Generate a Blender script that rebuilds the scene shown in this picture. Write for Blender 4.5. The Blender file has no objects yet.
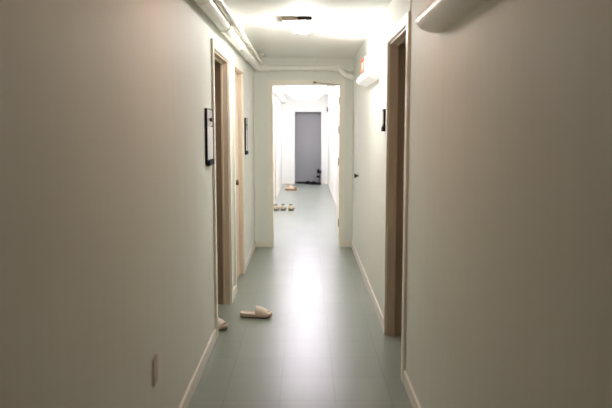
import bpy, bmesh, math, random
from mathutils import Vector, Matrix
random.seed(3)
S = bpy.context.scene
C = S.collection
PI = math.pi
XL, XR, H = -0.639, 0.577, 2.33          # corridor walls and ceiling, camera at x=0, y=0
YE, YE2, YF, YB = 7.39, 7.51, 15.90, -5.0

# ------------------------------------------------------------------ materials
def mat(name, col, rough=0.5, metal=0.0, noise=0.0, nscale=20.0, bump=0.0, stretch=None, emit=None, estr=0.0, spec=None, coat=0.0):
    m = bpy.data.materials.new(name); m.use_nodes = True
    nt = m.node_tree; N = nt.nodes; L = nt.links
    b = N['Principled BSDF']
    b.inputs['Base Color'].default_value = (*col, 1)
    b.inputs['Roughness'].default_value = rough
    b.inputs['Metallic'].default_value = metal
    if spec is not None: b.inputs['Specular IOR Level'].default_value = spec
    if coat: b.inputs['Coat Weight'].default_value = coat; b.inputs['Coat Roughness'].default_value = 0.15
    if emit:
        b.inputs['Emission Color'].default_value = (*emit, 1)
        b.inputs['Emission Strength'].default_value = estr
    tc = N.new('ShaderNodeTexCoord'); mp = N.new('ShaderNodeMapping')
    L.new(tc.outputs['Object'], mp.inputs['Vector'])
    if stretch: mp.inputs['Scale'].default_value = stretch
    nz = N.new('ShaderNodeTexNoise'); nz.inputs['Scale'].default_value = nscale; nz.inputs['Detail'].default_value = 4
    L.new(mp.outputs['Vector'], nz.inputs['Vector'])
    mx = N.new('ShaderNodeMix'); mx.data_type = 'RGBA'
    k = max(noise, 0.01)
    mx.inputs['A'].default_value = (*[c * (1 - k) for c in col], 1)
    mx.inputs['B'].default_value = (*[min(1, c * (1 + k)) for c in col], 1)
    L.new(nz.outputs['Fac'], mx.inputs['Factor']); L.new(mx.outputs['Result'], b.inputs['Base Color'])
    if bump:
        bp = N.new('ShaderNodeBump'); bp.inputs['Strength'].default_value = bump; bp.inputs['Distance'].default_value = 0.01
        L.new(nz.outputs['Fac'], bp.inputs['Height']); L.new(bp.outputs['Normal'], b.inputs['Normal'])
    return m

def floor_mat():
    m = bpy.data.materials.new('vinyl_tile'); m.use_nodes = True
    nt = m.node_tree; N = nt.nodes; L = nt.links; b = N['Principled BSDF']
    tc = N.new('ShaderNodeTexCoord'); sp = N.new('ShaderNodeSeparateXYZ'); L.new(tc.outputs['Object'], sp.inputs[0])
    def mth(op, a, c=None):
        n = N.new('ShaderNodeMath'); n.operation = op
        for i, v in enumerate((a, c)):
            if v is None: continue
            if isinstance(v, (int, float)): n.inputs[i].default_value = v
            else: L.new(v, n.inputs[i])
        return n.outputs[0]
    def line(o, off):
        f = mth('FRACT', mth('DIVIDE', mth('SUBTRACT', o, off), 0.305))
        d = mth('ABSOLUTE', mth('SUBTRACT', f, 0.5))
        return mth('GREATER_THAN', d, 0.4925)
    ln = mth('MAXIMUM', line(sp.outputs['X'], -0.144 + 0.305*0), line(sp.outputs['Y'], 3.149))
    cx = mth('FLOOR', mth('DIVIDE', mth('SUBTRACT', sp.outputs['X'], -0.144), 0.305))
    cy = mth('FLOOR', mth('DIVIDE', mth('SUBTRACT', sp.outputs['Y'], 3.149), 0.305))
    cb = N.new('ShaderNodeCombineXYZ'); L.new(cx, cb.inputs[0]); L.new(cy, cb.inputs[1])
    wn = N.new('ShaderNodeTexWhiteNoise'); wn.noise_dimensions = '2D'; L.new(cb.outputs[0], wn.inputs['Vector'])
    nz = N.new('ShaderNodeTexNoise'); nz.inputs['Scale'].default_value = 3.5; nz.inputs['Detail'].default_value = 3
    L.new(tc.outputs['Object'], nz.inputs['Vector'])
    nf = N.new('ShaderNodeTexNoise'); nf.inputs['Scale'].default_value = 60; nf.inputs['Detail'].default_value = 3
    L.new(tc.outputs['Object'], nf.inputs['Vector'])
    fac = mth('ADD', mth('MULTIPLY', wn.outputs['Value'], 0.22), mth('ADD', mth('MULTIPLY', nz.outputs['Fac'], 0.4), mth('MULTIPLY', nf.outputs['Fac'], 0.25)))
    r = N.new('ShaderNodeMix'); r.data_type = 'RGBA'
    r.inputs['A'].default_value = (0.20, 0.232, 0.19, 1); r.inputs['B'].default_value = (0.285, 0.315, 0.265, 1)
    L.new(fac, r.inputs['Factor'])
    # dark grime specks and scuffs
    sc = N.new('ShaderNodeTexNoise'); sc.inputs['Scale'].default_value = 45; sc.inputs['Detail'].default_value = 8; sc.inputs['Roughness'].default_value = 0.6
    mpp = N.new('ShaderNodeMapping'); mpp.inputs['Scale'].default_value = (1, 0.6, 1); L.new(tc.outputs['Object'], mpp.inputs[0]); L.new(mpp.outputs[0], sc.inputs['Vector'])
    spk = mth('GREATER_THAN', sc.outputs['Fac'], 0.76)
    r1 = N.new('ShaderNodeMix'); r1.data_type = 'RGBA'; L.new(mth('MULTIPLY', spk, 0.5), r1.inputs['Factor'])
    L.new(r.outputs['Result'], r1.inputs['A']); r1.inputs['B'].default_value = (0.07, 0.08, 0.07, 1)
    r2 = N.new('ShaderNodeMix'); r2.data_type = 'RGBA'; L.new(mth('MULTIPLY', ln, 0.32), r2.inputs['Factor'])
    L.new(r1.outputs['Result'], r2.inputs['A']); r2.inputs['B'].default_value = (0.08, 0.09, 0.08, 1)
    b.inputs['Specular IOR Level'].default_value = 0.6
    L.new(r2.outputs['Result'], b.inputs['Base Color'])
    L.new(mth('ADD', mth('MULTIPLY', nz.outputs['Fac'], 0.08), 0.26), b.inputs['Roughness'])
    bp = N.new('ShaderNodeBump'); bp.inputs['Strength'].default_value = 0.05; bp.inputs['Distance'].default_value = 0.01
    L.new(mth('SUBTRACT', mth('ADD', nz.outputs['Fac'], mth('MULTIPLY', wn.outputs['Value'], 0.05)), mth('MULTIPLY', ln, 0.3)), bp.inputs['Height'])
    L.new(bp.outputs['Normal'], b.inputs['Normal'])
    return m

M = dict(
    wall=mat('wall_paint', (0.77, 0.78, 0.735), 0.6, spec=0.3, noise=0.035, nscale=3, bump=0.06, stretch=(6, 6, 0.35)),
    ceil=mat('ceiling_paint', (0.86, 0.86, 0.83), 0.7, noise=0.02, nscale=5, bump=0.05),
    floor=floor_mat(),
    trim=mat('cream_trim', (0.84, 0.80, 0.71), 0.35, noise=0.03, nscale=8),
    base=mat('baseboard_vinyl', (0.78, 0.72, 0.65), 0.4, noise=0.05, nscale=12),
    jamb=mat('tan_jamb', (0.61, 0.52, 0.42), 0.4, noise=0.06, nscale=4, stretch=(6, 6, 0.5)),
    brown=mat('brown_door', (0.34, 0.265, 0.195), 0.45, noise=0.1, nscale=4, stretch=(8, 8, 0.5)),
    peach=mat('peach_door', (0.74, 0.60, 0.47), 0.4, noise=0.04, nscale=4, stretch=(6, 6, 0.5)),
    grey=mat('grey_door', (0.24, 0.24, 0.245), 0.5, noise=0.03, nscale=3),
    white=mat('white_enamel', (0.80, 0.80, 0.77), 0.35, noise=0.02, nscale=10),
    pipe=mat('painted_pipe', (0.84, 0.84, 0.79), 0.4, noise=0.06, nscale=10, bump=0.15),
    pipe2=mat('painted_conduit', (0.68, 0.65, 0.57), 0.4, noise=0.06, nscale=10, bump=0.15),
    black=mat('black_plastic', (0.010, 0.010, 0.010), 0.65, spec=0.2, noise=0.1),
    dark=mat('dark_metal', (0.06, 0.05, 0.045), 0.35, metal=0.6),
    brass=mat('aged_brass', (0.16, 0.11, 0.06), 0.3, metal=0.9),
    steel=mat('brushed_steel', (0.45, 0.43, 0.38), 0.35, metal=0.8),
    paper=mat('paper', (0.62, 0.60, 0.58), 0.3, noise=0.05, nscale=15),
    photo=mat('printed_sheet', (0.30, 0.25, 0.21), 0.3, noise=0.3, nscale=25),
    beige=mat('beige_plate', (0.45, 0.36, 0.28), 0.6, noise=0.05),
    slide=mat('pink_beige_foam', (0.66, 0.55, 0.46), 0.55, noise=0.04, nscale=30),
    slide_d=mat('dark_outsole', (0.16, 0.10, 0.075), 0.7, noise=0.1, nscale=30),
    canvas=mat('cream_canvas', (0.52, 0.43, 0.28), 0.8, noise=0.1, nscale=60, bump=0.2),
    olive=mat('olive_lining', (0.06, 0.055, 0.03), 0.8, noise=0.15, nscale=60),
    sole_o=mat('olive_sole', (0.13, 0.115, 0.065), 0.7, noise=0.1),
    tansole=mat('tan_sole', (0.26, 0.15, 0.065), 0.7, noise=0.1),
    offwhite=mat('offwhite_leather', (0.62, 0.50, 0.38), 0.5, noise=0.04),
    blk_l=mat('black_leather', (0.006, 0.006, 0.007), 0.8, spec=0.1, noise=0.1),
    mat_=mat('black_rubber', (0.006, 0.006, 0.006), 0.9, spec=0.05, noise=0.2, nscale=80, bump=0.3),
    outlet=mat('outlet_plate', (0.55, 0.46, 0.41), 0.4, noise=0.02),
    red=mat('exit_red', (0.70, 0.10, 0.03), 0.4, emit=(1.0, 0.13, 0.03), estr=0.9),
    signface=mat('exit_face', (0.8, 0.75, 0.7), 0.4, emit=(1.0, 0.85, 0.75), estr=0.35),
    lens_warm=mat('warm_lens', (0.8, 0.75, 0.65), 0.5, emit=(1.0, 0.60, 0.36), estr=2),
    lens_dome=mat('dome_glass', (0.8, 0.8, 0.75), 0.4, emit=(1.0, 0.50, 0.31), estr=8.5),
    lens_main=mat('main_glass', (0.8, 0.8, 0.8), 0.4, emit=(1.0, 0.965, 0.93), estr=158),
    acrylic=mat('milky_acrylic', (0.78, 0.78, 0.75), 0.35, emit=(1.0, 0.98, 0.94), estr=0.25),
    lens_mid=mat('cool_lens', (0.8, 0.8, 0.8), 0.5, emit=(0.95, 1.0, 0.98), estr=24),
    lens_far=mat('far_lens', (0.8, 0.8, 0.8), 0.5, emit=(0.93, 0.86, 1.0), estr=9),
)

# ------------------------------------------------------------------ helpers
def box(bm, x0, x1, y0, y1, z0, z1, bev=0.0):
    r = bmesh.ops.create_cube(bm, size=1.0)
    for v in r['verts']:
        v.co = Vector(((x0+x1)/2 + v.co.x*(x1-x0), (y0+y1)/2 + v.co.y*(y1-y0), (z0+z1)/2 + v.co.z*(z1-z0)))
    if bev:
        es = list({e for v in r['verts'] for e in v.link_edges})
        bmesh.ops.bevel(bm, geom=es, offset=bev, segments=2, affect='EDGES')
def cyl(bm, p0, p1, r0, r1=None, n=20, cap=True):
    p0, p1 = Vector(p0), Vector(p1); r1 = r0 if r1 is None else r1
    d = p1 - p0; q = d.to_track_quat('Z', 'Y').to_matrix().to_4x4()
    bmesh.ops.create_cone(bm, cap_ends=cap, segments=n, radius1=r0, radius2=r1, depth=d.length,
                          matrix=Matrix.Translation((p0+p1)/2) @ q)
def tube(bm, pts, r, n=14):
    pts = [Vector(p) for p in pts]; rs = r if isinstance(r, list) else [r]*len(pts)
    rings = []
    up = None
    for i, p in enumerate(pts):
        t = (pts[min(i+1, len(pts)-1)] - pts[max(i-1, 0)]).normalized()
        a = up if up is not None else (Vector((0, 0, 1)) if abs(t.z) < 0.9 else Vector((1, 0, 0)))
        u = (a - t*a.dot(t)).normalized(); w = t.cross(u); up = u
        rings.append([bm.verts.new(p + (u*math.cos(k*2*PI/n) + w*math.sin(k*2*PI/n))*rs[i]) for k in range(n)])
    for a, b in zip(rings, rings[1:]):
        for k in range(n): bm.faces.new((a[k], a[(k+1) % n], b[(k+1) % n], b[k]))
    bm.faces.new(rings[0][::-1]); bm.faces.new(rings[-1])
def bend(p0, pc, p1, n=8):
    p0, pc, p1 = map(Vector, (p0, pc, p1))
    return [(1-t)**2*p0 + 2*t*(1-t)*pc + t*t*p1 for t in [i/n for i in range(n+1)]]
def lathe(bm, prof, axis_m=Matrix(), n=24):
    rings = []
    for r, z in prof:
        rings.append([bm.verts.new(axis_m @ Vector((r*math.cos(k*2*PI/n), r*math.sin(k*2*PI/n), z))) for k in range(n)])
    for a, b in zip(rings, rings[1:]):
        for k in range(n): bm.faces.new((a[k], a[(k+1) % n], b[(k+1) % n], b[k]))
    bm.faces.new(rings[0][::-1]); bm.faces.new(rings[-1])
def obj(name, bm, m, parent=None, smooth=False, label=None):
    bmesh.ops.recalc_face_normals(bm, faces=bm.faces)
    me = bpy.data.meshes.new(name); bm.to_mesh(me); bm.free()
    me.materials.append(m)
    o = bpy.data.objects.new(name, me); C.objects.link(o)
    if smooth:
        for p in me.polygons: p.use_smooth = True
        e = o.modifiers.new('edge', 'EDGE_SPLIT'); e.split_angle = math.radians(40)
    if parent: o.parent = parent
    if label: o['label'] = label
    return o
def B(): return bmesh.new()
def bx(name, m, dims, parent=None, bev=0.0, label=None):
    b = B()
    for d in (dims if isinstance(dims[0], (tuple, list)) else [dims]): box(b, *d, bev)
    return obj(name, b, m, parent, label=label)
def thing(name, label, cat, loc=(0, 0, 0), rz=0.0, group=None):
    o = bpy.data.objects.new(name, None); C.objects.link(o); o.empty_display_size = 0.1
    o.location = loc; o.rotation_euler = (0, 0, rz)
    o['label'] = label; o['category'] = cat
    if group: o['group'] = group
    return o
def tag(o, label, cat, group=None):
    o['label'] = label; o['category'] = cat
    if group: o['group'] = group
    return o
def struct(o): o['kind'] = 'structure'; return o
def sempty(name, loc=(0, 0, 0)):
    o = bpy.data.objects.new(name, None); C.objects.link(o); o.location = loc; o.empty_display_size = 0.1
    return struct(o)
def dup(root, loc, rz, label, group=None):
    r = root.copy(); C.objects.link(r); r.location = loc; r.rotation_euler = (0, 0, rz); r['label'] = label
    if group: r['group'] = group
    for ch in list(root.children):
        c = ch.copy(); C.objects.link(c); c.parent = r
        for g in ch.children:
            d = g.copy(); C.objects.link(d); d.parent = c
    return r

# ------------------------------------------------------------------ shell
T = 0.42
def side_wall(name, xs, openings):        # xs = (inner, outer); openings = [(y0,y1,ztop,depth)]
    b = B(); x0, x1 = min(xs), max(xs); y = YB
    for (a, c, zt, dep) in openings:
        box(b, x0, x1, y, a, 0, H); box(b, x0, x1, a, c, zt, H)
        if dep < T:                        # solid behind the recess
            if xs[0] < 0: box(b, x0, xs[0]-dep, a, c, 0, zt)
            else: box(b, xs[0]+dep, x1, a, c, 0, zt)
        y = c
    box(b, x0, x1, y, YF+0.4, 0, H)
    return struct(obj(name, b, M['wall']))
DL = [(4.15, 4.95, 2.02, 0.36), (5.31, 6.00, 2.02, 0.07), (11.90, 12.75, 2.02, 0.20)]
DR = [(3.43, 4.19, 2.06, 0.36)]
side_wall('wall_left', (XL, XL-T), DL)
side_wall('wall_right', (XR, XR+T), DR)
struct(bx('floor', M['floor'], (XL-T, XR+T, YB, YF+0.4, -0.1, 0)))
struct(bx('ceiling', M['ceil'], (XL-T, XR+T, YB, YF+0.4, H, H+0.1)))
struct(bx('wall_back', M['wall'], (XL-T, XR+T, YB-0.1, YB, 0, H)))
EX0, EX1, EZ = -0.419, 0.424, 2.012
struct(bx('wall_middle', M['wall'], [(XL, EX0, YE, YE2, 0, H), (EX1, XR, YE, YE2, 0, H), (EX0, EX1, YE, YE2, EZ, H)]))
FX0, FX1, FZ = -0.30, 0.405, 1.91
struct(bx('wall_far', M['wall'], [(XL, FX0, YF, YF+0.4, 0, H), (FX1, XR, YF, YF+0.4, 0, H), (FX0, FX1, YF, YF+0.4, FZ, H)]))

# baseboards
def baseboard(name, segs, side):
    b = B(); t = 0.012; h = 0.085
    for y0, y1 in segs:
        if side < 0: box(b, XL, XL+t, y0, y1, 0, h, 0.003)
        else: box(b, XR-t, XR, y0, y1, 0, h, 0.003)
    return struct(obj(name, b, M['base']))
baseboard('baseboard_left', [(YB, 4.088), (5.012, 5.248), (6.062, YE), (YE2, 11.838), (12.812, YF)], -1)
baseboard('baseboard_right', [(YB, 3.365), (4.252, YE), (YE2, YF)], 1)
struct(bx('baseboard_middle', M['trim'], [(XL+0.012, EX0-0.055, YE-0.012, YE, 0, 0.08), (EX1+0.055, XR-0.012, YE-0.012, YE, 0, 0.08)], bev=0.003))
struct(bx('baseboard_far', M['trim'], [(XL+0.012, FX0-0.06, YF-0.012, YF, 0, 0.08), (FX1+0.06, XR-0.012, YF-0.012, YF, 0, 0.08)], bev=0.003))

# ------------------------------------------------------------------ doors in the side walls
def knob(parent, x, y, z, sgn, m):
    b = B()
    mm = Matrix.Translation((x, y, z)) @ Matrix.Rotation(sgn*PI/2, 4, 'Y')
    lathe(b, [(0.001, 0), (0.028, 0.0), (0.028, 0.004), (0.011, 0.008), (0.010, 0.026), (0.022, 0.034), (0.026, 0.045), (0.022, 0.056), (0.001, 0.060)], mm)
    return obj('knob', b, m, parent, True)
def side_door(n, side, y0, y1, zt, recess, slabm, jambm, innerm, casem, cw=0.06, knob_y=None):
    X = XL if side < 0 else XR; s = side
    e = sempty('door_%d' % n, (0, 0, 0))
    def sb(b, a, c, *r, bev=0.0):          # a..c measured outward into the wall
        xa, xb = X + s*a, X + s*c
        box(b, min(xa, xb), max(xa, xb), *r, bev)
    p = 0.016
    b = B()
    sb(b, -p, 0.002, y0-cw, y0, 0, zt+cw, bev=0.004); sb(b, -p, 0.002, y1, y1+cw, 0, zt+cw, bev=0.004)
    sb(b, -p, 0.002, y0, y1, zt, zt+cw, bev=0.004)
    obj('casing', b, casem, e)
    jt = 0.012; d1 = min(0.042, recess)
    b = B()
    sb(b, 0, d1, y0, y0+jt, 0, zt); sb(b, 0, d1, y1-jt, y1, 0, zt); sb(b, 0, d1, y0+jt, y1-jt, zt-jt, zt)
    obj('jamb', b, jambm, e)
    if recess > 0.1:
        b = B()
        sb(b, d1, d1+0.014, y0, y0+0.022, 0, zt); sb(b, d1, d1+0.014, y1-0.022, y1, 0, zt); sb(b, d1, d1+0.014, y0+0.022, y1-0.022, zt-0.022, zt)
        obj('door_stop', b, jambm, e)
        b = B()
        sb(b, d1+0.014, recess, y0, y0+0.008, 0, zt); sb(b, d1+0.014, recess, y1-0.008, y1, 0, zt); sb(b, d1+0.014, recess, y0+0.008, y1-0.008, zt-0.008, zt)
        obj('inner_lining', b, innerm, e)
    b = B()
    sb(b, recess, recess+0.035, y0+0.003, y1-0.003, 0.006, zt-0.004)
    sl = obj('door_panel', b, slabm, e)
    knob(sl, X + s*recess, knob_y or (y0+0.08), 0.985, -s, M['brass'])
    return e
side_door(1, -1, *DL[0][:3], 0.32, M['brown'], M['jamb'], M['brown'], M['trim'])
side_door(2, -1, *DL[1][:3], 0.03, M['peach'], M['peach'], M['peach'], M['trim'], knob_y=5.44)
side_door(3, -1, *DL[2][:3], 0.16, M['jamb'], M['jamb'], M['jamb'], M['trim'])
side_door(4, 1, *DR[0][:3], 0.32, M['brown'], M['jamb'], M['brown'], M['trim'])

# thin painted strip running up the right wall over the near door casing
struct(bx('trim_1', M['trim'], (XR-0.004, XR, 3.37, 3.385, 2.12, H), bev=0.002))

# ------------------------------------------------------------------ end doorway with its open leaf
e = sempty('door_5')
b = B(); cw = 0.052
for yy0, yy1 in ((YE-0.014, YE+0.002), (YE2-0.002, YE2+0.014)):
    box(b, EX0-cw, EX0, yy0, yy1, 0, EZ+cw, 0.003); box(b, EX1, EX1+cw, yy0, yy1, 0, EZ+cw, 0.003); box(b, EX0, EX1, yy0, yy1, EZ, EZ+cw, 0.003)
obj('casing', b, M['trim'], e)
b = B(); box(b, EX0, EX0+0.012, YE, YE2, 0, EZ); box(b, EX1-0.012, EX1, YE, YE2, 0, EZ); box(b, EX0+0.012, EX1-0.012, YE, YE2, EZ-0.012, EZ)
obj('jamb', b, M['trim'], e)
leaf = bx('door_panel', M['trim'], (0.425, 0.465, YE2+0.018, YE2+0.85, 0.008, EZ-0.02), e, 0.003, 'cream door leaf standing open')
for hz in (1.82, 1.46, 1.06, 0.29):
    hb = B(); box(hb, 0.405, 0.414, YE2-0.03, YE2+0.012, hz-0.045, hz+0.045, 0.001); cyl(hb, (0.411, YE2+0.016, hz-0.05), (0.411, YE2+0.016, hz+0.05), 0.007, n=10)
    obj('hinge', hb, M['dark'], e, label='dark metal hinge')
bx('strike_plate', M['steel'], (EX0+0.008, EX0+0.0145, YE+0.03, YE+0.06, 0.95, 1.06), e)

# far grey door
e = sempty('door_6')
b = B()
box(b, FX0-0.06, FX0, YF-0.016, YF+0.002, 0, FZ+0.06, 0.004); box(b, FX1, FX1+0.06, YF-0.016, YF+0.002, 0, FZ+0.06, 0.004); box(b, FX0, FX1, YF-0.016, YF+0.002, FZ, FZ+0.06, 0.004)
obj('casing', b, M['white'], e)
pn = bx('door_panel', M['grey'], (FX0+0.003, FX1-0.003, YF+0.20, YF+0.24, 0.006, FZ-0.004), e, 0.002, 'plain grey door panel')
b = B(); box(b, FX0, FX0+0.012, YF, YF+0.24, 0, FZ); box(b, FX1-0.012, FX1, YF, YF+0.24, 0, FZ); box(b, FX0+0.012, FX1-0.012, YF, YF+0.24, FZ-0.012, FZ)
obj('jamb', b, M['grey'], e)

# ------------------------------------------------------------------ pipes
def hx(bm, p, r, n=6, l=0.03, ax=(0, 1, 0)):
    a = Vector(ax); p = Vector(p); cyl(bm, p-a*l/2, p+a*l/2, r, n=n)
PX, PZ, PR = -0.578, 2.205, 0.047
t = thing('water_pipe', 'thick white painted pipe along the left ceiling corner, turning across above the far doorway', 'pipe', (PX, 3.0, PZ))
b = B()
tube(b, [(0, YB-3.0+0.01, 0), (0, 2, 0), (0, 4.12, 0)] + bend((0, 4.16, 0), (0, 4.31, 0), (0.11, 4.31, -0.008)), PR)
obj('pipe_run', b, M['pipe'], t, True)
b = B()
x0 = -PX
tube(b, [(0.11, 4.31, -0.008), (x0+0.355, 4.31, -0.008)] + bend((x0+0.36, 4.31, -0.008), (x0+0.405, 4.31, -0.012), (x0+0.43, 4.30, -0.05))
     + bend((x0+0.44, 4.295, -0.065), (x0+0.48, 4.28, -0.115), (x0+0.577, 4.26, -0.128)), 0.031)
obj('cross_pipe', b, M['pipe'], t, True)
for yy in (1.35, 3.1, -1.0):
    b = B(); cyl(b, (0, yy-0.045, 0), (0, yy+0.045, 0), PR+0.007); obj('coupling', b, M['pipe'], t, True)
b = B(); cyl(b, (0.085, 4.31, -0.008), (0.135, 4.31, -0.008), 0.046); obj('coupling', b, M['pipe'], t, True)
b = B(); cyl(b, (x0+0.34, 4.31, -0.008), (x0+0.375, 4.31, -0.008), 0.039); obj('coupling', b, M['pipe'], t, True)
b = B(); tube(b, [(x0+0.37, 4.30, 0.015), (x0+0.42, 4.30, 0.01), (x0+0.46, 4.30, -0.015), (x0+0.52, 4.30, -0.035), (x0+0.577, 4.30, -0.02)], 0.019); obj('branch_pipe', b, M['pipe'], t, True)
b = B(); cyl(b, (x0+0.12, 4.31, 0.0), (x0+0.12, 4.31, 0.124), 0.006, n=8); cyl(b, (x0+0.12, 4.31, 0.113), (x0+0.12, 4.31, 0.125), 0.022)
obj('hanger', b, M['pipe'], t, True)
for yy in (0.4, 2.3):
    b = B(); cyl(b, (0, yy, 0.03), (0, yy, 0.124), 0.006, n=8); cyl(b, (0, yy-0.012, 0), (0, yy+0.012, 0), PR+0.004)
    obj('hanger', b, M['pipe'], t, True)

t = thing('conduit_pipe', 'thin painted pipe beside the thick ceiling pipe, bending up at its far end', 'pipe', (-0.505, 3.0, 2.218))
b = B(); tube(b, [(0, YB-3+0.01, 0), (0, 1, 0), (0, 3.90, 0)] + bend((0, 3.92, 0), (0, 4.0, 0), (-0.01, 4.0, 0.112)), 0.018); obj('pipe_run', b, M['pipe2'], t, True)
b = B(); cyl(b, (-0.01, 4.0, 0.092), (-0.01, 4.0, 0.112), 0.042); obj('ceiling_rosette', b, M['pipe2'], t, True)
b = B(); cyl(b, (0.0, 1.92, 0.01), (0, 1.92, 0.112), 0.003, n=8); cyl(b, (0, 1.91, 0), (0, 1.935, 0), 0.022); obj('hanger', b, M['pipe'], t, True)

# pipes of the far corridor
t = thing('overhead_pipe', 'white pipe under the ceiling of the bright corridor past the open doorway', 'pipe', (-0.55, 7.6, 2.17))
b = B(); tube(b, [(0, -0.09, 0), (0, 4.0, 0), (0, 8.3, 0)], 0.05); obj('pipe_run', b, M['pipe'], t, True)
for yy in (2.9, 5.2, 6.8):
    b = B(); cyl(b, (0, yy-0.05, 0), (0, yy+0.05, 0), 0.06); obj('coupling', b, M['pipe'], t, True)

# ------------------------------------------------------------------ wall lights (open-topped half round troughs)
def wall_light(label, y0, y1, zb, lens, bodym, group):
    h, w, th = 0.108, 0.104, 0.006
    t = thing('wall_light', label, 'wall light', (XR, y0, zb), 0, group)
    L_ = y1-y0; amax = PI*0.80
    def arc(d):
        return [(-(w-d)*math.sin(amax*k/18)**0.85, h/2-(h/2-d)*math.cos(amax*k/18)) for k in range(19)]
    outer = arc(0)
    prof = outer + arc(th)[::-1]
    b = B()
    A = [b.verts.new((x, 0, z)) for x, z in prof]; D = [b.verts.new((x, L_, z)) for x, z in prof]
    n = len(prof)
    for k in range(n): b.faces.new((A[k], A[(k+1) % n], D[(k+1) % n], D[k]))
    b.faces.new(A); b.faces.new(D[::-1])
    obj('housing', b, bodym, t, True)
    for yy in (0.0, L_):
        s = -1 if yy == 0 else 1
        b = B()
        pr = outer + [(0, 0.094)]
        A = [b.verts.new((x*1.02, yy, z)) for x, z in pr]; D = [b.verts.new((x*1.02, yy+s*0.008, z)) for x, z in pr]
        for k in range(len(pr)): b.faces.new((A[k], A[(k+1) % len(pr)], D[(k+1) % len(pr)], D[k]))
        b.faces.new(A); b.faces.new(D[::-1])
        obj('end_cap', b, bodym, t)
    bx('back_plate', bodym, (-0.008, 0, 0.0, L_, 0.008, 0.096), t)
    bx('diffuser', lens, (outer[-1][0]+0.004, -0.010, 0.004, L_-0.004, 0.097, 0.103), t, label='lamp strip in the open top')
    return t
wall_light('long beige half round wall light high on the right wall, cut by the picture top', 1.35, 2.62, 1.885, M['lens_warm'], M['white'], None)
wall_light('short white half round wall light on the right wall beside the red exit sign', 4.78, 5.66, 1.865, M['lens_mid'], M['acrylic'], None)
t = thing('unseen_dome_light', 'unseen round dome light assumed on the ceiling to warm the two near walls', 'ceiling light', (-0.04, 2.6, H))  # unseen lamp, added above the view for the near walls' warm glow
b = B(); lathe(b, [(0.001, 0), (0.155, 0), (0.155, -0.022), (0.140, -0.026), (0.001, -0.026)]); obj('base', b, M['white'], t, True)
b = B(); lathe(b, [(0.138, -0.024), (0.134, -0.045), (0.115, -0.070), (0.08, -0.088), (0.04, -0.097), (0.001, -0.099)]); obj('glass_dome', b, M['lens_dome'], t, True)

# ------------------------------------------------------------------ exit sign
t = thing('exit_sign', 'lit exit sign with red letters on the right wall above the short lamp', 'sign', (XR, 5.92, 1.985))
bx('sign_box', M['white'], (-0.022, 0, -0.17, 0.19, 0, 0.17), t, 0.004)
bx('sign_face', M['red'], (-0.026, -0.022, -0.16, 0.18, 0.008, 0.162), t, label='glowing orange red sign face')
cu = bpy.data.curves.new('t', 'FONT'); cu.body = 'EXIT'; cu.size = 0.12; cu.extrude = 0.0015; cu.align_x = 'CENTER'; cu.align_y = 'CENTER'
to = bpy.data.objects.new('t', cu); C.objects.link(to)
dg = bpy.context.evaluated_depsgraph_get(); me = bpy.data.meshes.new_from_object(to.evaluated_get(dg))
bpy.data.objects.remove(to)
me.transform(Matrix.Translation((-0.0275, 0.01, 0.085)) @ Matrix.Rotation(-PI/2, 4, 'Z') @ Matrix.Rotation(PI/2, 4, 'X'))
me.materials.clear(); me.materials.append(M['signface'])
lt = bpy.data.objects.new('lettering', me); C.objects.link(lt); lt.parent = t; lt['label'] = 'pale letters reading EXIT'

# ------------------------------------------------------------------ ceiling detector
t = thing('ceiling_lamp', 'small round white ceiling lamp with beige plate and dark vent beside it', 'ceiling light', (-0.07, 4.80, H))
bx('mounting_plate', M['beige'], (-0.12, 0.12, -0.10, 0.14, -0.028, 0), t, 0.006, 'beige square mounting plate')
bx('vent', M['black'], (0.005, 0.112, -0.104, -0.099, -0.027, -0.002), t, label='dark vent opening')
b = B(); lathe(b, [(0.001, -0.100), (0.05, -0.097), (0.078, -0.084), (0.088, -0.066), (0.084, -0.045), (0.06, -0.028), (0.001, -0.028)], Matrix.Translation((0.045, 0.04, 0)))
obj('glass_dome', b, M['lens_main'], t, True, 'lit white round dome')

# ------------------------------------------------------------------ door closer on the head of the end doorway
t = thing('door_closer', 'thin grey door closer arm on the head of the far doorway', 'door closer', (0.11, YE-0.014, 2.03))
bx('bracket', M['dark'], (-0.025, 0.018, -0.02, 0.004, -0.006, 0.010), t, 0.003)
b = B(); tube(b, [(0.015, -0.014, 0.0), (0.10, -0.014, -0.012), (0.29, -0.012, -0.028)], 0.0055, 8); obj('arm', b, M['steel'], t, True)

# ------------------------------------------------------------------ signs on the walls
def frame_sign(label, y0, y1, z0, z1, group):
    t = thing('notice_holder', label, 'notice holder', (XL, y0, z0), 0, group)
    w, h = y1-y0, z1-z0; f = 0.014; p = 0.016
    b = B()
    f = 0.006
    box(b, 0, p, 0, 0.016, 0, h, 0.002); box(b, 0, p, w-f, w, 0, h, 0.002); box(b, 0, p, 0.016, w-f, h-f, h, 0.002); box(b, 0, p, 0.016, w-f, 0, f, 0.002)
    obj('frame', b, M['black'], t)
    bx('printed_sheet', M['photo'], (0, p-0.003, 0.016, w-f, h*0.68, h-f), t, label='brown printed card in the upper part')
    bx('paper_sheet', M['paper'], (0, p-0.002, 0.016, w-f, f, h*0.68-0.004), t, label='pale grey blank sheet')
    b = B(); cyl(b, (p-0.006, w*0.62, h*0.80), (p+0.006, w*0.62, h*0.80), 0.012); obj('pin', b, M['black'], t)
    bx('clip', M['black'], (0.0, p+0.010, w*0.1, w*0.9, -0.012, 0.026), t, 0.003)
    return t
frame_sign('black framed notice holder on the left wall, the nearer one, beside the brown doorway', 3.80, 4.05, 1.25, 1.605, 'framed notice holders on the left wall')
frame_sign('black framed notice holder on the left wall, the far one, past the peach door', 6.24, 6.42, 1.215, 1.585, 'framed notice holders on the left wall')
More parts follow.
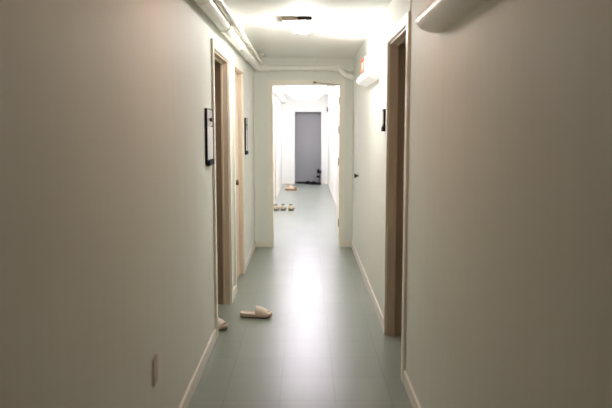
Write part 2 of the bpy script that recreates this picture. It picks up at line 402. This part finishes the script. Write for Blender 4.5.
t = thing('room_plate', 'small black room plate on the right wall beside the brown door', 'sign', (XR, 4.315, 1.455))
bx('plate', M['black'], (-0.020, 0.003, 0, 0.10, 0, 0.16), t, 0.002)
bx('insert', M['steel'], (-0.0215, -0.020, 0.035, 0.09, 0.05, 0.145), t, label='silver grey insert')
bx('lower_clip', M['black'], (-0.030, -0.020, 0.0, 0.07, 0.0, 0.035), t, 0.002)
t = thing('small_plate', 'thin pale sign on the left wall of the bright far corridor', 'sign', (XL, 13.4, 1.25))
bx('plate', M['steel'], (-0.003, 0.01, 0, 0.22, 0, 0.30), t, 0.002)
t = thing('door_pull', 'small dark round knob on the pale right wall before the far doorway', 'knob', (XR, 6.60, 0.955))
b = B(); mm = Matrix.Rotation(-PI/2, 4, 'Y'); lathe(b, [(0.001, 0), (0.03, 0), (0.03, 0.004), (0.001, 0.005)], mm); obj('backplate', b, M['steel'], t, True)
b = B(); lathe(b, [(0.010, 0.004), (0.010, 0.018), (0.020, 0.024), (0.024, 0.034), (0.020, 0.044), (0.001, 0.046)], mm); obj('knob', b, M['dark'], t, True)
# outlet
t = thing('outlet_cover', 'pinkish blank outlet plate low on the left wall', 'outlet cover', (XL, 2.41, 0.403))
bx('plate', M['outlet'], (0, 0.007, 0, 0.07, 0, 0.12), t, 0.003)
for zz in (0.016, 0.104):
    b = B(); cyl(b, (0.006, 0.035, zz), (0.0085, 0.035, zz), 0.004, n=10); obj('screw', b, M['steel'], t)
# small junction box on far end wall
tag(bx('junction_box', M['dark'], (0.545, XR, YF-0.12, YF-0.09, 1.90, 2.02)), 'small dark box at the right end of the bright far corridor', 'junction box')

# ------------------------------------------------------------------ far corridor lights
def ceil_light(label, y, w, l, drop, lens):
    t = thing('ceiling_light', label, 'ceiling light', (0.0, y, H), 0, 'ceiling lights of the far corridor')
    bx('frame', M['white'], (-w/2-0.012, w/2+0.012, -l/2-0.012, l/2+0.012, -0.03, 0), t, 0.003)
    b = B(); n = 14
    rows = []
    for yy in (-l/2, l/2):
        rows.append([b.verts.new((-w/2 + w*k/n, yy, -0.028 - drop*math.sin(PI*k/n)**0.6)) for k in range(n+1)])
    for k in range(n): b.faces.new((rows[0][k], rows[0][k+1], rows[1][k+1], rows[1][k]))
    b.faces.new(rows[0]); b.faces.new(rows[1][::-1]); b.faces.new((rows[0][0], rows[1][0], rows[1][n], rows[0][n]))
    obj('diffuser', b, lens, t, True, 'glowing curved diffuser')
    return t
ceil_light('glowing ceiling light just past the open doorway, nearest of the far corridor', 9.0, 0.80, 1.5, 0.06, M['lens_far'])
ceil_light('glowing ceiling light halfway down the bright far corridor', 11.7, 0.80, 1.5, 0.06, M['lens_far'])
ceil_light('wide glowing ceiling light before the grey door at the corridor end', 14.2, 0.80, 1.3, 0.15, M['lens_far'])

# ------------------------------------------------------------------ slides
def half_w(u, W):                          # u 0 heel .. 1 toe
    pts = [(0, 0.0), (0.02, 0.45), (0.06, 0.66), (0.15, 0.80), (0.35, 0.78), (0.5, 0.84), (0.7, 1.0), (0.82, 0.98), (0.92, 0.76), (0.975, 0.45), (1, 0.0)]
    for (a, p), (c, q) in zip(pts, pts[1:]):
        if a <= u <= c: return W*(p + (q-p)*(u-a)/(c-a))
    return 0
def outline(Ln, W, n=26, grow=0.0):
    us = [0.5-0.5*math.cos(PI*i/n) for i in range(n+1)]
    up = [(u*Ln, half_w(u, W)) for u in us]; dn = [(u*Ln, -half_w(u, W)) for u in us[-2:0:-1]]
    P = up + dn
    return [((x-Ln/2)*(1+grow)+Ln/2, y*(1+grow*2)) for x, y in P]
def stack(bm, Ln, W, layers):              # layers (grow, zfunc)
    rings = []
    for g, zf in layers:
        rings.append([bm.verts.new((x, y, zf(x/Ln))) for x, y in outline(Ln, W, grow=g)])
    n = len(rings[0])
    for a, b2 in zip(rings, rings[1:]):
        for k in range(n): bm.faces.new((a[k], a[(k+1) % n], b2[(k+1) % n], b2[k]))
    bm.faces.new(rings[0][::-1]); bm.faces.new(rings[-1])
def make_slide(label, loc, rz, group):
    t = thing('slide_sandal', label, 'sandal', loc, rz, group)
    Ln, W = 0.255, 0.048
    toe = lambda u: 0.010*max(0, u-0.8)/0.2
    heel = lambda u: 0.008*max(0, 0.5-u)/0.5
    b = B(); stack(b, Ln, W, [(-0.03, lambda u: 0.0+toe(u)), (-0.005, lambda u: 0.003+toe(u)), (-0.005, lambda u: 0.008+toe(u)), (-0.02, lambda u: 0.010+toe(u))])
    obj('outsole', b, M['slide_d'], t, True)
    b = B(); stack(b, Ln, W, [(-0.02, lambda u: 0.009+toe(u)), (0, lambda u: 0.013+toe(u)), (0, lambda u: 0.027+toe(u)+heel(u)), (-0.02, lambda u: 0.032+toe(u)+heel(u)),
                              (-0.05, lambda u: 0.033+toe(u)+heel(u)), (-0.12, lambda u: 0.027+toe(u)+heel(u))])
    obj('footbed', b, M['slide'], t, True)
    b = B(); nu, nv = 10, 18; g = []
    for i in range(nu+1):
        u = 0.50+0.36*i/nu; f = i/nu
        hgt = 0.088 - 0.026*f - 0.016*(f**3); w = half_w(u, W)+0.004
        row = []
        for j in range(nv+1):
            a = PI*j/nv
            ed = 0.03*math.sin(PI*j/nv)*(-(1-f)*0.25+f*0.15)
            row.append(b.verts.new((u*Ln+ed*0.5, w*math.copysign(abs(math.cos(a))**0.75, math.cos(a)), 0.014+(hgt-0.014)*math.sin(a)**0.8)))
        g.append(row)
    for i in range(nu):
        for j in range(nv): b.faces.new((g[i][j], g[i+1][j], g[i+1][j+1], g[i][j+1]))
    o = obj('strap', b, M['slide'], t, True)
    o.modifiers.clear()
    s = o.modifiers.new('s', 'SOLIDIFY'); s.thickness = 0.006; s.offset = 0
    bv = o.modifiers.new('b', 'BEVEL'); bv.width = 0.002; bv.segments = 2
    return t
s1 = make_slide('pinkish beige slide sandal lying alone in the open on the floor', (-0.52, 4.61, 0), math.radians(-3), 'beige slide sandals')
dup(s1, (-0.812, 4.395, 0), math.radians(-23), 'pinkish beige slide sandal poking out of the brown doorway on the left', 'beige slide sandals')

# ------------------------------------------------------------------ shoes
def make_shoe(name, cat, label, loc, rz, up_m, sole_m, lin_m, group, Ln=0.28, W=0.047, top=0.085, laces=True, st=0.024):
    t = thing(name, label, cat, loc, rz, group)
    b = B(); stack(b, Ln, W, [(-0.04, lambda u: 0.0), (0.0, lambda u: 0.004+0.006*max(0, u-.85)/.15), (0.0, lambda u: st), (-0.03, lambda u: st+0.003)])
    obj('sole', b, sole_m, t, True)
    def zt(u): return top-0.006 - (top-0.052)*max(0, min(1, (u-0.42)/0.3)) - 0.018*max(0, (u-0.75)/0.25) + 0.008*max(0, (0.12-u)/0.12)
    b = B(); rings = []
    for g, k in [(-0.03, 0), (-0.02, 0.25), (-0.05, 0.6), (-0.14, 0.88), (-0.24, 1.0)]:
        rings.append([b.verts.new((x, y*(1-0.18*k), st+(zt(x/Ln)-st)*k)) for x, y in outline(Ln, W, grow=g)])
    n = len(rings[0])
    for a, c in zip(rings, rings[1:]):
        for k in range(n): b.faces.new((a[k], a[(k+1) % n], c[(k+1) % n], c[k]))
    b.faces.new(rings[-1]); b.faces.new(rings[0][::-1])
    obj('upper', b, up_m, t, True)
    b = B(); P = []
    for k in range(20):
        a = 2*PI*k/20; P.append((Ln*0.27+Ln*0.175*math.cos(a), W*0.56*math.sin(a)))
    tl = lambda x: 0.10*(x-Ln*0.10)
    lo = [b.verts.new((x, y, zt(x/Ln)-0.006)) for x, y in P]; hi = [b.verts.new((x, y, zt(x/Ln)+0.002+tl(x))) for x, y in P]
    for k in range(20): b.faces.new((lo[k], lo[(k+1) % 20], hi[(k+1) % 20], hi[k]))
    b.faces.new(hi); b.faces.new(lo[::-1]); obj('lining', b, lin_m, t, True)
    if laces:
        b = B()
        for q in range(4):
            u = 0.50+0.06*q; tube(b, [(u*Ln, -W*0.45, zt(u)-0.002), (u*Ln+0.004, 0, zt(u)+0.005), (u*Ln, W*0.45, zt(u)-0.002)], 0.003, 6)
        obj('laces', b, M['offwhite'], t, True)
    return t
a = make_shoe('sneaker', 'shoe', 'cream canvas sneaker with olive sole, leftmost of the three past the open doorway', (-0.55, 10.66, 0), math.radians(88), M['canvas'], M['sole_o'], M['olive'], 'cream sneakers past the doorway', top=0.105, W=0.056, Ln=0.30, st=0.034)
dup(a, (-0.412, 10.67, 0), math.radians(90), 'cream canvas sneaker with olive sole, middle one of the three past the open doorway', 'cream sneakers past the doorway')
dup(a, (-0.274, 10.66, 0), math.radians(89), 'cream canvas sneaker with olive sole, rightmost of the three past the open doorway', 'cream sneakers past the doorway')
a = make_shoe('low_shoe', 'shoe', 'pale shoe with tan sole, front one of the pair farther down the far corridor', (-0.50, 14.25, 0), math.radians(-5), M['offwhite'], M['tansole'], M['tansole'], 'pale tan soled shoes', laces=False, top=0.10, st=0.04)
dup(a, (-0.50, 14.52, 0), math.radians(4), 'pale shoe with tan sole, back one of the pair farther down the far corridor', 'pale tan soled shoes')

# ------------------------------------------------------------------ black things at the grey door
b = B(); tube(b, [(FX0+0.015, YF+0.06, 0.024), (-0.2, YF+0.07, 0.026), (0.0, YF+0.06, 0.026), (0.2, YF+0.07, 0.026), (FX1-0.015, YF+0.06, 0.024)], [0.014, 0.026, 0.024, 0.026, 0.016], 14)
tag(obj('draft_stopper', b, M['mat_'], None, True), 'long thin black roll lying along the foot of the grey door', 'draft stopper')
a = make_shoe('black_shoe', 'shoe', 'black shoe on the floor before the grey door, nearest the middle', (-0.02, YF-0.07, 0), 0, M['blk_l'], M['blk_l'], M['blk_l'], 'black shoes at the grey door', Ln=0.27)
dup(a, (0.13, YF-0.20, 0), math.radians(3), 'black shoe on the floor in front of the small shoe stand', 'black shoes at the grey door')
RX, RY = 0.335, YF-0.06
t = thing('shoe_stand', 'small black two tiered shoe stand at the right of the grey door', 'shoe stand', (RX, RY, 0))
bx('base', M['black'], (-0.05, 0.05, -0.045, 0.045, 0, 0.02), t, 0.003)
b = B(); tube(b, [(-0.012, 0, 0.02), (0.012, 0, 0.12), (0.035, 0, 0.30)], 0.012, 8); obj('post', b, M['dark'], t, True)
bx('shelf', M['black'], (-0.055, 0.05, -0.045, 0.045, 0.17, 0.188), t, 0.002)
bx('shelf', M['black'], (-0.045, 0.06, -0.045, 0.045, 0.285, 0.308), t, 0.002)
def small_shoe(label, loc, rz):
    return dup(a, loc, rz, label, 'small black shoes on the shoe stand')
s = small_shoe('small black shoe on the top shelf of the black shoe stand', (RX-0.045, RY, 0.310), 0)
s.scale = (0.48, 0.8, 1.0)
s = small_shoe('small black shoe on the lower shelf of the black shoe stand', (RX-0.055, RY, 0.1885), 0)
s.scale = (0.36, 0.8, 0.6)

# ------------------------------------------------------------------ camera, world, view
w = bpy.data.worlds.new('w'); S.world = w; w.use_nodes = True
w.node_tree.nodes['Background'].inputs[0].default_value = (0.0, 0.0, 0.0, 1)
cam = bpy.data.cameras.new('cam'); co = bpy.data.objects.new('camera', cam); C.objects.link(co)
co.location = (0, 0, 1.48); co.rotation_euler = (math.radians(90-5.4), 0, 0)
cam.sensor_width = 36; cam.shift_y = -0.0315; cam.lens = 36*600/612
cam.dof.use_dof = True; cam.dof.focus_distance = 5.8; cam.dof.aperture_fstop = 1.8
S.camera = co
S.view_settings.view_transform = 'Standard'; S.view_settings.look = 'None'
S.view_settings.gamma = 1; S.view_settings.use_curve_mapping = False
S.view_settings.exposure = 0.33
S.cycles.max_bounces = 16; S.cycles.diffuse_bounces = 12
